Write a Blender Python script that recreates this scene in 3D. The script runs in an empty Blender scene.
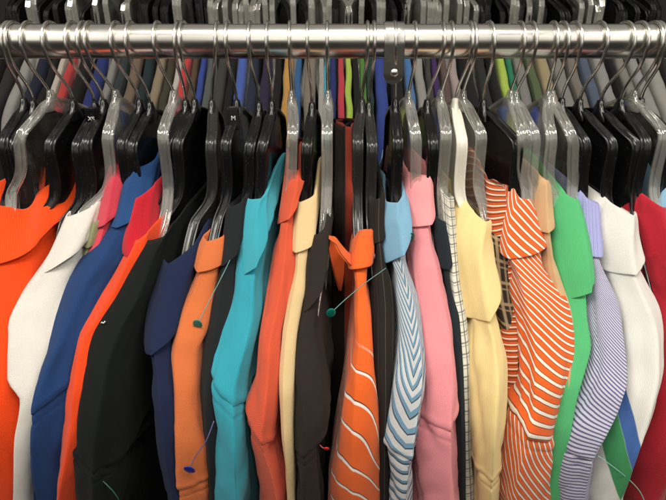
import bpy, bmesh, math, random
import numpy as np
from mathutils import Vector, noise

random.seed(7)
scene = bpy.context.scene
COL = scene.collection

# ------------------------------------------------------------------ layout
RZ = 1.45                 # height of the chrome rail
DH, CH = 0.57, 0.05       # camera: distance in front of the rail, height above it
PITCH = math.radians(27)
F, CX, CY = 522.0, 333.0, 250.0
CP, SP = math.cos(PITCH), math.sin(PITCH)


def py_of(s, z):
    """image row of a point s metres in front of the rail, z metres above it"""
    d, h = DH - s, CH - z
    return CY + F * math.tan(math.atan2(h, d) - PITCH)


def depth_of(s, z):
    return (DH - s) * CP + (CH - z) * SP


def X_of(px, s, z):
    return (px - CX) / F * depth_of(s, z)


def pchip(xs, ys):
    xs = np.array(xs, float); ys = np.array(ys, float)
    n = len(xs)
    if n == 1:
        return lambda q: float(ys[0])
    h = np.diff(xs); d = np.diff(ys) / h
    m = np.zeros(n)
    m[0], m[-1] = d[0], d[-1]
    for i in range(1, n - 1):
        if d[i - 1] * d[i] > 0:
            w1, w2 = 2 * h[i] + h[i - 1], h[i] + 2 * h[i - 1]
            m[i] = (w1 + w2) / (w1 / d[i - 1] + w2 / d[i])

    def f(q):
        if q <= xs[0]:
            return float(ys[0])
        if q >= xs[-1]:
            return float(ys[-1])
        i = int(np.searchsorted(xs, q)) - 1
        t = (q - xs[i]) / h[i]
        return float((2 * t**3 - 3 * t**2 + 1) * ys[i] + (t**3 - 2 * t**2 + t) * h[i] * m[i]
                     + (-2 * t**3 + 3 * t**2) * ys[i + 1] + (t**3 - t**2) * h[i] * m[i + 1])
    return f


def lerp(a, b, t):
    return a + (b - a) * t


def sstep(a, b, x):
    t = min(1, max(0, (x - a) / (b - a)))
    return t * t * (3 - 2 * t)


# ------------------------------------------------------------------ objects
def link(o, parent=None):
    COL.objects.link(o)
    if parent is not None:
        o.parent = parent
        o.matrix_parent_inverse = parent.matrix_basis.inverted()
    return o


def mesh_obj(name, verts, faces, mat, parent=None, uvs=None, smooth=True, loc=None):
    me = bpy.data.meshes.new(name)
    if loc is not None:
        verts = [(v[0] - loc[0], v[1] - loc[1], v[2] - loc[2]) for v in verts]
    me.from_pydata(verts, [], faces)
    if uvs is not None:
        lay = me.uv_layers.new(name='UVMap')
        vi = np.zeros(len(me.loops), dtype=np.int32)
        me.loops.foreach_get('vertex_index', vi)
        lay.data.foreach_set('uv', np.array(uvs, dtype=np.float32)[vi].ravel())
    if smooth:
        me.polygons.foreach_set('use_smooth', [True] * len(me.polygons))
    me.materials.append(mat)
    o = bpy.data.objects.new(name, me)
    if loc is not None:
        o.location = loc
    return link(o, parent)


def bm_obj(name, bm, mat, parent=None, smooth=False):
    me = bpy.data.meshes.new(name)
    bm.to_mesh(me); bm.free()
    if smooth:
        me.polygons.foreach_set('use_smooth', [True] * len(me.polygons))
    me.materials.append(mat)
    return link(bpy.data.objects.new(name, me), parent)


def thing(name, label, cat, loc, group=None):
    o = bpy.data.objects.new(name, None)
    o.location = loc
    o.empty_display_size = 0.03
    COL.objects.link(o)
    bpy.context.view_layer.update()
    tag(o, label, cat, group)
    return o


def tag(o, label, cat, group=None):
    o['label'] = label; o['category'] = cat
    if group:
        o['group'] = group
    return o


# ------------------------------------------------------------------ shader helpers
class NT:
    def __init__(self, name):
        self.m = bpy.data.materials.new(name)
        self.m.use_nodes = True
        self.t = self.m.node_tree
        self.b = self.t.nodes['Principled BSDF']
        self.out = self.t.nodes['Material Output']

    def n(self, kind, **kw):
        nd = self.t.nodes.new(kind)
        for k, v in kw.items():
            setattr(nd, k, v)
        return nd

    def l(self, a, b):
        self.t.links.new(a, b)

    def val(self, sock, v):
        if isinstance(v, (int, float)):
            sock.default_value = v
        elif isinstance(v, tuple):
            sock.default_value = v if len(v) == 4 or sock.type == 'VECTOR' else (*v, 1)
        else:
            self.l(v, sock)

    def math(self, op, a, b=0.0, c=0.0):
        nd = self.n('ShaderNodeMath', operation=op)
        self.val(nd.inputs[0], a); self.val(nd.inputs[1], b); self.val(nd.inputs[2], c)
        return nd.outputs[0]

    def mix(self, f, a, b, blend='MIX'):
        nd = self.n('ShaderNodeMix', data_type='RGBA', blend_type=blend)
        self.val(nd.inputs[0], f); self.val(nd.inputs[6], a); self.val(nd.inputs[7], b)
        return nd.outputs[2]

    def uv(self):
        nd = self.n('ShaderNodeUVMap')
        sp = self.n('ShaderNodeSeparateXYZ')
        self.l(nd.outputs[0], sp.inputs[0])
        return nd.outputs[0], sp.outputs[0], sp.outputs[1]

    def noise(self, vec, scale, detail=2.0, rough=0.5):
        nd = self.n('ShaderNodeTexNoise')
        if vec is not None:
            self.l(vec, nd.inputs['Vector'])
        nd.inputs['Scale'].default_value = scale
        nd.inputs['Detail'].default_value = detail
        nd.inputs['Roughness'].default_value = rough
        return nd.outputs[0]

    def ramp01(self, x, a, b):
        nd = self.n('ShaderNodeMapRange')
        nd.interpolation_type = 'SMOOTHSTEP'
        self.val(nd.inputs[0], x)
        nd.inputs[1].default_value = a; nd.inputs[2].default_value = b
        return nd.outputs[0]


def band(N, x, lo, hi, soft):
    """1 where lo < x < hi"""
    a = N.ramp01(x, lo - soft, lo + soft)
    b = N.ramp01(x, hi - soft, hi + soft)
    return N.math('SUBTRACT', a, b)


def fabric(name, base, pattern=None, weave='pique', sheen=0.15, rough=0.88, heather=0.10, p=None):
    N = NT(name)
    uv, u, v = N.uv()
    col = tuple(base) + (1,)
    if pattern:
        col = pattern(N, uv, u, v, base, p or {})
    # slow tone change (washed cloth) and fine yarn speckle
    slow = N.noise(uv, 22, 3)
    fine = N.noise(uv, 1100, 1)
    k = N.math('MULTIPLY_ADD', slow, 0.36, 0.82)
    k = N.math('MULTIPLY', k, N.math('MULTIPLY_ADD', fine, heather * 2.0, 1.0 - heather))
    comb = N.n('ShaderNodeCombineColor')
    for i in range(3):
        N.l(k, comb.inputs[i])
    col = N.mix(1.0, col, comb.outputs[0], 'MULTIPLY')
    N.l(col, N.b.inputs['Base Color'])
    N.b.inputs['Roughness'].default_value = rough
    N.b.inputs['Specular IOR Level'].default_value = 0.18
    N.b.inputs['Sheen Weight'].default_value = sheen * (1.0 if max(base) > 0.2 else 0.25)
    N.b.inputs['Sheen Roughness'].default_value = 0.5
    # weave
    grain = N.noise(uv, 1300, 2)
    tau = 2 * math.pi
    if weave == 'rib':
        h = N.math('SINE', N.math('MULTIPLY', u, tau / 0.0018)); amp = 0.55
    elif weave == 'diag':
        h = N.math('SINE', N.math('MULTIPLY', N.math('ADD', u, N.math('MULTIPLY', v, 0.8)), tau / 0.0021)); amp = 0.6
    elif weave == 'pique':
        h = N.math('MULTIPLY', N.math('SINE', N.math('MULTIPLY', u, tau / 0.0016)), N.math('SINE', N.math('MULTIPLY', v, tau / 0.0016))); amp = 0.36
    else:
        h = N.math('SINE', N.math('MULTIPLY', u, tau / 0.0013)); amp = 0.2
    dist = 0.0003
    mp = N.n('ShaderNodeMapping'); N.l(uv, mp.inputs[0]); mp.inputs['Scale'].default_value = (1.0, 0.35, 1.0)
    crinkle = N.noise(mp.outputs[0], 60, 3, 0.55)
    hh = N.math('ADD', N.math('ADD', N.math('MULTIPLY', h, amp), N.math('MULTIPLY', grain, 0.8)), N.math('MULTIPLY', crinkle, 1.8))
    bp = N.n('ShaderNodeBump')
    bp.inputs['Strength'].default_value = 0.6
    bp.inputs['Distance'].default_value = dist * 2.0
    N.l(hh, bp.inputs['Height'])
    N.l(bp.outputs[0], N.b.inputs['Normal'])
    return N.m


# ---- cloth patterns (printed or knitted in, all in cloth coordinates)
def frac(N, x):
    return N.math('FRACT', x)


def pat_stripes(N, uv, u, v, base, p):
    per = p.get('per', 0.0075); k = p.get('k', 0.0); ka = p.get('ka', 0.0)
    c = N.math('ADD', v, N.math('MULTIPLY', u, k))
    if 'k2' in p:      # the knit twists along the sleeve
        kv = N.math('MULTIPLY_ADD', N.ramp01(v, p['va'], p['vb']), p['k2'] - k, k)
        uc = N.math('MULTIPLY', N.math('TANH', N.math('DIVIDE', u, 0.032)), 0.032)
        c = N.math('ADD', v, N.math('MULTIPLY', uc, kv))
    if ka:
        c = N.math('ADD', c, N.math('MULTIPLY', N.math('ABSOLUTE', u), ka))
    c = N.math('ADD', c, N.math('MULTIPLY', N.noise(uv, 18, 1), p.get('wob', 0.004)))
    f = frac(N, N.math('DIVIDE', c, per))
    col = tuple(base) + (1,)
    for lo, hi, rgb in p['bands']:
        col = N.mix(band(N, f, lo, hi, 0.03), col, tuple(rgb) + (1,))
    return col


def pat_plaid(N, uv, u, v, base, p):
    per = p.get('per', 0.012)
    fu = frac(N, N.math('DIVIDE', N.math('ADD', u, 3.0), per)); fv = frac(N, N.math('DIVIDE', v, per))
    col = tuple(base) + (1,)
    rgb = tuple(p['line']) + (1,)
    for f in (fu, fv):
        col = N.mix(N.math('MULTIPLY', band(N, f, 0.1, 0.24, 0.03), 0.8), col, rgb)
        col = N.mix(N.math('MULTIPLY', band(N, f, 0.42, 0.5, 0.03), 0.6), col, rgb)
    return col


def pat_swoosh(N, uv, u, v, base, p):
    # long curved white lines with a thin black edge
    w = N.math('SINE', N.math('MULTIPLY', N.math('ADD', u, p.get('u0', 0.02)), p.get('w', 75.0)))
    c = N.math('ADD', v, N.math('MULTIPLY', w, p.get('amp', 0.012)))
    c = N.math('ADD', c, N.math('MULTIPLY', u, p.get('k', -0.9)))
    c = N.math('ADD', c, N.math('MULTIPLY', N.noise(uv, 10, 1), 0.05))
    f = frac(N, N.math('DIVIDE', c, p.get('per', 0.027)))
    col = N.mix(band(N, f, 0.33, 0.37, 0.015), tuple(base) + (1,), (0.02, 0.015, 0.015, 1))
    col = N.mix(band(N, f, 0.37, 0.47, 0.02), col, (0.80, 0.74, 0.68, 1))
    return N.mix(N.ramp01(v, 0.10, 0.14), tuple(base) + (1,), col)


def pat_chevron(N, uv, u, v, base, p):
    a = N.math('ABSOLUTE', N.math('ADD', u, p.get('u0', 0.0)))
    k = N.ramp01(v, p.get('v0', 0.12), p.get('v0', 0.12) + 0.10)       # steep V above, nearly level bands lower down
    kk = N.math('MULTIPLY_ADD', k, -2.4, 2.9)
    c = N.math('ADD', v, N.math('MULTIPLY', a, kk))
    c = N.math('ADD', c, N.math('MULTIPLY', N.noise(uv, 25, 1), 0.012))
    f = frac(N, N.math('DIVIDE', c, 0.0118))
    col = N.mix(band(N, f, 0.08, 0.42, 0.03), (0.55, 0.57, 0.58, 1), (0.15, 0.29, 0.42, 1))
    return N.mix(band(N, f, 0.42, 0.54, 0.03), col, (0.035, 0.06, 0.09, 1))


def pat_blocks(N, uv, u, v, base, p):
    e = N.math('ADD', u, N.math('MULTIPLY', N.math('SINE', N.math('MULTIPLY', v, 30.0)), 0.004))
    e = N.math('SUBTRACT', e, N.math('MULTIPLY', N.math('SUBTRACT', v, 0.235), 0.8))
    on = N.ramp01(v, p['v0'] - 0.002, p['v0'] + 0.002)
    bl = N.math('MULTIPLY', band(N, e, p['b0'], p['b1'], 0.0008), on)
    gr = N.math('MULTIPLY', band(N, e, p['g0'], p['b0'], 0.0008), N.ramp01(v, p['v1'] - 0.002, p['v1'] + 0.002))
    gr = N.math('MULTIPLY', gr, N.math('SUBTRACT', 1.0, N.ramp01(v, p['v2'] - 0.002, p['v2'] + 0.002)))
    col = N.mix(bl, tuple(base) + (1,), (0.055, 0.13, 0.36, 1))
    return N.mix(gr, col, (0.05, 0.27, 0.10, 1))


def pat_lines(N, uv, u, v, base, p):
    f = frac(N, N.math('DIVIDE', N.math('ADD', u, 3.0), p.get('per', 0.012)))
    return N.mix(band(N, f, 0.3, 0.36, 0.02), tuple(base) + (1,), tuple(p['line']) + (1,))


# ---- hard materials
def plastic(name, rgb, rough=0.28):
    N = NT(name)
    tc = N.n('ShaderNodeTexCoord')
    r = N.math('MULTIPLY_ADD', N.noise(tc.outputs['Object'], 60, 4), 0.30, rough - 0.13)
    N.l(r, N.b.inputs['Roughness'])
    sc = N.noise(tc.outputs['Object'], 350, 3)
    c = N.mix(N.ramp01(sc, 0.60, 0.74), tuple(rgb) + (1,), tuple(min(1, x * 1.6 + 0.012) for x in rgb) + (1,))
    N.l(c, N.b.inputs['Base Color'])
    bp = N.n('ShaderNodeBump'); bp.inputs['Strength'].default_value = 0.12; bp.inputs['Distance'].default_value = 0.0005
    N.l(N.noise(tc.outputs['Object'], 140, 3), bp.inputs['Height'])
    N.l(bp.outputs[0], N.b.inputs['Normal'])
    return N.m


def clear_plastic(name, tint=(0.93, 0.92, 0.88), milky=0.05, rough=0.09):
    """thin-walled clear styrene: mostly see-through, glossy skin, slightly milky"""
    N = NT(name)
    tr = N.n('ShaderNodeBsdfTransparent'); tr.inputs[0].default_value = (*tint, 1)
    df = N.n('ShaderNodeBsdfDiffuse'); df.inputs[0].default_value = (0.74, 0.73, 0.68, 1)
    gl = N.n('ShaderNodeBsdfGlossy'); gl.inputs[0].default_value = (1, 1, 1, 1); gl.inputs[1].default_value = rough
    tc = N.n('ShaderNodeTexCoord')
    bp = N.n('ShaderNodeBump'); bp.inputs['Strength'].default_value = 0.04; bp.inputs['Distance'].default_value = 0.0008
    N.l(N.noise(tc.outputs['Object'], 110, 2), bp.inputs['Height'])
    N.l(bp.outputs[0], gl.inputs['Normal'])
    lw = N.n('ShaderNodeLayerWeight'); lw.inputs[0].default_value = 0.35
    m1 = N.n('ShaderNodeMixShader')
    mk = N.math('MULTIPLY_ADD', N.ramp01(N.noise(tc.outputs['Object'], 45, 3), 0.4, 0.7), 0.05, milky)
    N.l(N.math('MINIMUM', N.math('ADD', mk, N.math('MULTIPLY', N.math('POWER', lw.outputs['Facing'], 3.0), 0.45)), 1.0), m1.inputs[0])
    N.l(tr.outputs[0], m1.inputs[1]); N.l(df.outputs[0], m1.inputs[2])
    m2 = N.n('ShaderNodeMixShader')
    fr = N.math('MULTIPLY_ADD', lw.outputs['Fresnel'], 0.45, 0.04)
    N.l(fr, m2.inputs[0])
    N.l(m1.outputs[0], m2.inputs[1]); N.l(gl.outputs[0], m2.inputs[2])
    N.l(m2.outputs[0], N.out.inputs['Surface'])
    return N.m


def metal(name, rgb, rough, bump=0.0):
    N = NT(name)
    N.b.inputs['Base Color'].default_value = (*rgb, 1)
    N.b.inputs['Metallic'].default_value = 1.0
    tc = N.n('ShaderNodeTexCoord')
    N.l(N.math('MULTIPLY_ADD', N.noise(tc.outputs['Object'], 40, 5, 0.6), 0.14, rough - 0.07), N.b.inputs['Roughness'])
    if bump:
        bp = N.n('ShaderNodeBump'); bp.inputs['Strength'].default_value = bump; bp.inputs['Distance'].default_value = 0.0004
        N.l(N.noise(tc.outputs['Object'], 90, 3), bp.inputs['Height'])
        N.l(bp.outputs[0], N.b.inputs['Normal'])
    return N.m


def simple(name, rgb, rough=0.6):
    N = NT(name)
    tc = N.n('ShaderNodeTexCoord')
    c = N.mix(N.noise(tc.outputs['Object'], 30, 4), tuple(x * 0.75 for x in rgb) + (1,), tuple(rgb) + (1,))
    N.l(c, N.b.inputs['Base Color'])
    N.b.inputs['Roughness'].default_value = rough
    return N.m


M_BLACK = plastic('black_plastic', (0.006, 0.006, 0.0065), 0.22)
M_SMOKE = plastic('dark_grey_plastic', (0.022, 0.021, 0.020), 0.22)
M_WHITE = plastic('white_plastic', (0.74, 0.71, 0.62), 0.35)
M_WEB = clear_plastic('clear_web', (0.97, 0.97, 0.96), 0.01, 0.06)
M_CLEAR = clear_plastic('clear_plastic', (0.90, 0.90, 0.87), 0.14, 0.07)
M_CLEAR2 = clear_plastic('cloudy_plastic', (0.84, 0.83, 0.78), 0.13, 0.10)
M_CHROME = metal('chrome', (0.84, 0.82, 0.77), 0.24)
M_STEEL = metal('steel_wire', (0.70, 0.68, 0.64), 0.26)
M_PLATE = metal('bracket_steel', (0.70, 0.68, 0.64), 0.26, 0.15)
M_INK = simple('white_ink', (0.85, 0.84, 0.80), 0.6)
M_FLOOR = simple('gap_shade_floor', (0.020, 0.019, 0.018), 0.9)  # near-black colour stands in for the shade in gaps between the clothes

# ------------------------------------------------------------------ tubes
def tube(path, r, segs=10, caps=True):
    """path: list of Vector; returns verts, faces"""
    V, Fc = [], []
    n = len(path)
    up = None
    for i, p in enumerate(path):
        d = (path[min(i + 1, n - 1)] - path[max(i - 1, 0)]).normalized()
        if up is None:
            up = d.orthogonal().normalized()
        up = (up - d * up.dot(d)).normalized()
        sd = d.cross(up)
        rr = r(i / (n - 1)) if callable(r) else r
        for k in range(segs):
            a = 2 * math.pi * k / segs
            V.append(p + up * (rr * math.cos(a)) + sd * (rr * math.sin(a)))
    for i in range(n - 1):
        for k in range(segs):
            a, b = i * segs + k, i * segs + (k + 1) % segs
            Fc.append((a, b, b + segs, a + segs))
    if caps:
        Fc.append(tuple(range(segs))[::-1]); Fc.append(tuple(range((n - 1) * segs, n * segs)))
    return V, Fc


def merge(*parts):
    V, Fc = [], []
    for v, f in parts:
        o = len(V)
        V += list(v); Fc += [tuple(i + o for i in q) for q in f]
    return V, Fc


# ------------------------------------------------------------------ the garments
PROF = [(0.016, -0.088), (0.036, -0.105), (0.058, -0.126), (0.080, -0.149), (0.110, -0.172), (0.167, -0.213), (0.204, -0.236),
        (0.232, -0.262), (0.250, -0.300), (0.257, -0.350), (0.260, -0.420), (0.260, -0.80)]


class Shape:
    """near edge of a garment: where its front rim lies at every height"""

    def __init__(self, spec):
        self.sp = spec
        off = spec.get('soff', 0.0)
        pts = [(s + off * sstep(0.05, 0.2, s) if off else s, z) for s, z in PROF]
        zs = [-z for _, z in pts]
        self._s = pchip(zs, [s for s, _ in pts])
        rows = spec['rows']
        self.fl = pchip([r[0] for r in rows], [r[1] for r in rows])
        self.fr = pchip([r[0] for r in rows], [r[2] for r in rows])
        # map image rows to heights
        self.zt = np.linspace(-0.085, -0.60, 800)
        self.yt = np.array([py_of(self.s(z), z) for z in self.zt])
        self.X0 = spec['X0']

    def s(self, z):
        return self._s(-z)

    def z_at(self, py):
        return float(np.interp(py, self.yt, self.zt))

    def edge(self, z):
        s = self.s(z)
        py = min(py_of(s, z), 530)
        e = 0.014
        a, b = X_of(self.fl(py), s - e, z), X_of(self.fr(py), s - e, z)
        return s, 0.5 * (a + b), max(0.5 * (b - a), 0.004)


NC, NW, NFC = 25, 36, 5
WALL = [(i / (NW + 1)) ** 1.15 for i in range(1, NW + 1)]


def cap(Xc, hw, sc, e, off, rg):
    """rounded near end with a soft pressed crease; rg = (position, strength)"""
    out = []
    a0, amp = rg
    for i in range(NC):
        a = -math.pi / 2 + math.pi * i / (NC - 1)
        ca, sa = math.cos(a), math.sin(a)
        k = math.exp(-abs(a - a0) / 0.50) * ca
        out.append((Xc + (hw + off) * math.copysign(abs(sa) ** 0.95, sa), sc + (e * 0.9 + off) * (abs(ca) ** 0.95) + e * amp * k, 1))
    return out


def loop_pts(s_n, Xc, hw, X0, hb, s_far, off=0.0, hf=0.013, rg=(0.3, 0.3)):
    """one horizontal slice of a garment: rounded near end, walls going back, rounded far end.
    returns list of (X, s, t) with t = side, starting at the near cap, counter-clockwise"""
    e = min(hw * 1.15, 0.024, max(0.004, (s_n) * 0.45))
    sc = s_n - e
    P = []
    P += cap(Xc, hw, sc, e, off, rg)

    def wall(sgn, order):
        out = []
        for q in order:
            s = lerp(sc, s_far + hf, q)
            if s >= 0:
                t = s / max(sc, 1e-4)
                c = lerp(X0, Xc, t); h = lerp(hb, hw, sstep(0.0, 1.0, t))
            else:
                t = s / (s_far + hf - 1e-6)
                c = lerp(X0, X0 - 0.25 * (Xc - X0), t); h = lerp(hb, hf, t)
            out.append((c + sgn * (h + off), s, sgn))
        return out
    P += wall(1, WALL)
    Xf = X0 - 0.25 * (Xc - X0)
    for i in range(NFC):
        a = math.pi / 2 - math.pi * (i + 0.5) / NFC
        P.append((Xf + (hf + off) * math.sin(a), s_far + hf - (hf + off) * math.cos(a), 0))
    P += wall(-1, WALL[::-1])
    return P


def loft(rows):
    """rows: list of lists of (x, y, z) of the same length -> verts, faces (closed loops)"""
    n = len(rows[0])
    V = [p for r in rows for p in r]
    Fc = []
    for i in range(len(rows) - 1):
        for k in range(n):
            a, b = i * n + k, i * n + (k + 1) % n
            Fc.append((a, a + n, b + n, b))
    return V, Fc


def arc_u(P):
    n = len(P)
    mid = NC // 2
    u = [0.0] * n
    acc = 0
    for k in range(1, n // 2 + 1):
        i, j = (mid + k) % n, (mid + k - 1) % n
        acc += math.hypot(P[i][0] - P[j][0], P[i][1] - P[j][1]); u[i] = acc
    acc = 0
    for k in range(1, n - n // 2):
        i, j = (mid - k) % n, (mid - k + 1) % n
        acc += math.hypot(P[i][0] - P[j][0], P[i][1] - P[j][1]); u[i] = -acc
    return u


def build_shell(sh, zs, seed, fold, off_of=None, s_of=None, hw_k=None, far=None, raise_of=None, tilt=None, far_of=None):
    rows, UV = [], []
    vacc, prev = 0.0, None
    for iz, z in enumerate(zs):
        s, Xc, hw = sh.edge(z)
        if s_of:
            ds = s_of(z)
            if ds:
                t = (s - ds) / max(s, 1e-4)
                Xc = lerp(sh.X0, Xc, max(t, 0)); s = s - ds
        if hw_k:
            hw *= hw_k(z)
        hb = sh.sp.get('hb', 0.009)
        sd0 = sh.sp['seed']
        rg = (0.75 * noise.noise((sd0 * 1.9, z * 5.0, 7.7)) + 0.55 * math.sin(sd0 * 2.3), (0.45 + 0.6 * abs(noise.noise((sd0 * 0.7, z * 6.0, 3.3)))) * sh.sp.get('crease', 1.0))
        off = max(off_of(iz, z) if off_of else 0.0, -0.42 * hw)
        sf = far_of(z, s) if far_of else -0.9 * s - 0.01
        if far_of:   # a sleeve: closes behind, no mirrored half
            P = sleeve_loop(s, Xc, hw, sh.X0, off, sf, rg)
        else:
            P = loop_pts(s, Xc, hw, sh.X0, hb, sf, off, rg=rg)
        U = arc_u(P)
        here = (Xc, s, z)
        if prev is not None:
            vacc += math.dist(here, prev)
        prev = here
        A = fold(z)
        out = []
        n = len(P)
        for k, (x, sy, sd) in enumerate(P):
            a, b = P[(k + 1) % n], P[(k - 1) % n]
            tx, ty = a[0] - b[0], a[1] - b[1]
            L = math.hypot(tx, ty) or 1
            nx, ny = ty / L, -tx / L            # outward
            if sd == 1 or sd == -1:
                pass
            w = (1.0 if sy > 0 else 0.4) * lerp(0.22, 1.0, sstep(0.0, 0.020, abs(U[k])))
            if hw < 0.011:
                w *= 0.45
            cap_w = sstep(0.0, 0.03, abs(U[k]))
            rd = 1 - abs(noise.noise((U[k] * 30 + seed * 2.2 + z * 9, z * 4.5 - U[k] * 6, seed * 1.7))) * 2.4
            rd2 = 1 - abs(noise.noise((U[k] * 55 - z * 22 + seed, z * 11 + U[k] * 9, seed * 0.9))) * 2.4
            d = A * (noise.noise((U[k] * 26 + seed * 3.1, z * 7.0 + U[k] * 5, seed)) * 0.0060 * (0.35 + 0.65 * cap_w)
                     + (max(0.0, rd) ** 2.2 - 0.3) * 0.0042 + (max(0.0, rd2) ** 2.2 - 0.3) * 0.0018
                     + noise.noise((U[k] * 130 - seed, z * 95 + 3, seed * 1.3)) * 0.0005)
            zz = z
            if raise_of:
                zz += raise_of(z) * (1 - min(1, abs(sy) / max(s, 1e-4))) ** sh.sp.get('rexp', 1.3)
                zz += 0.0030 * noise.noise((U[k] * 9, seed * 5.0, 2.0)) * min(1, abs(raise_of(z)) / 0.012)
            if tilt:
                zz += tilt(z, U[k])
            # outward normal for CCW start at near cap: near = -Y in world
            out.append((x + nx * d * w * -1 if False else x + nx * d * w, -(sy - ny * d * w if False else sy + ny * d * w * 1), RZ + zz))
        rows.append(out)
        UV += [(uu, vacc + (zz0 := 0)) for uu in U]
    return rows, UV, vacc


def sleeve_loop(s_n, Xc, hw, X0, off, length, rg=(0.3, 0.3)):
    """flattened sleeve: rounded near end, tapering to its inner edge 'length' behind"""
    n = NC + 2 * NW + NFC
    e = min(hw * 1.15, 0.024)
    sc = s_n - e
    P = []
    P += cap(Xc, hw, sc, e, off, rg)
    dirx = (X0 - Xc) / max(s_n, 0.05)
    r = min(0.008, hw * 0.6)

    def wall(sgn, order):
        out = []
        for q in order:
            s = sc - length * q
            h = lerp(hw, r, sstep(0, 1, q) * 0.8 + 0.2 * q)
            out.append((Xc + dirx * (sc - s) * 0.9 + sgn * (h + off), s, sgn))
        return out
    P += wall(1, WALL)
    Xf = Xc + dirx * length * 0.9
    for i in range(NFC):
        a = math.pi / 2 - math.pi * (i + 0.5) / NFC
        P.append((Xf + (r + off) * math.sin(a), sc - length - (r + off) * math.cos(a), 0))
    P += wall(-1, WALL[::-1])
    return P


def zlist(z0, z1, fine=0.004):
    zs = [z0]
    while zs[-1] > z1:
        zs.append(zs[-1] - (fine if zs[-1] > -0.47 else 0.02))
    return zs


GARMENTS = {}


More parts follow.
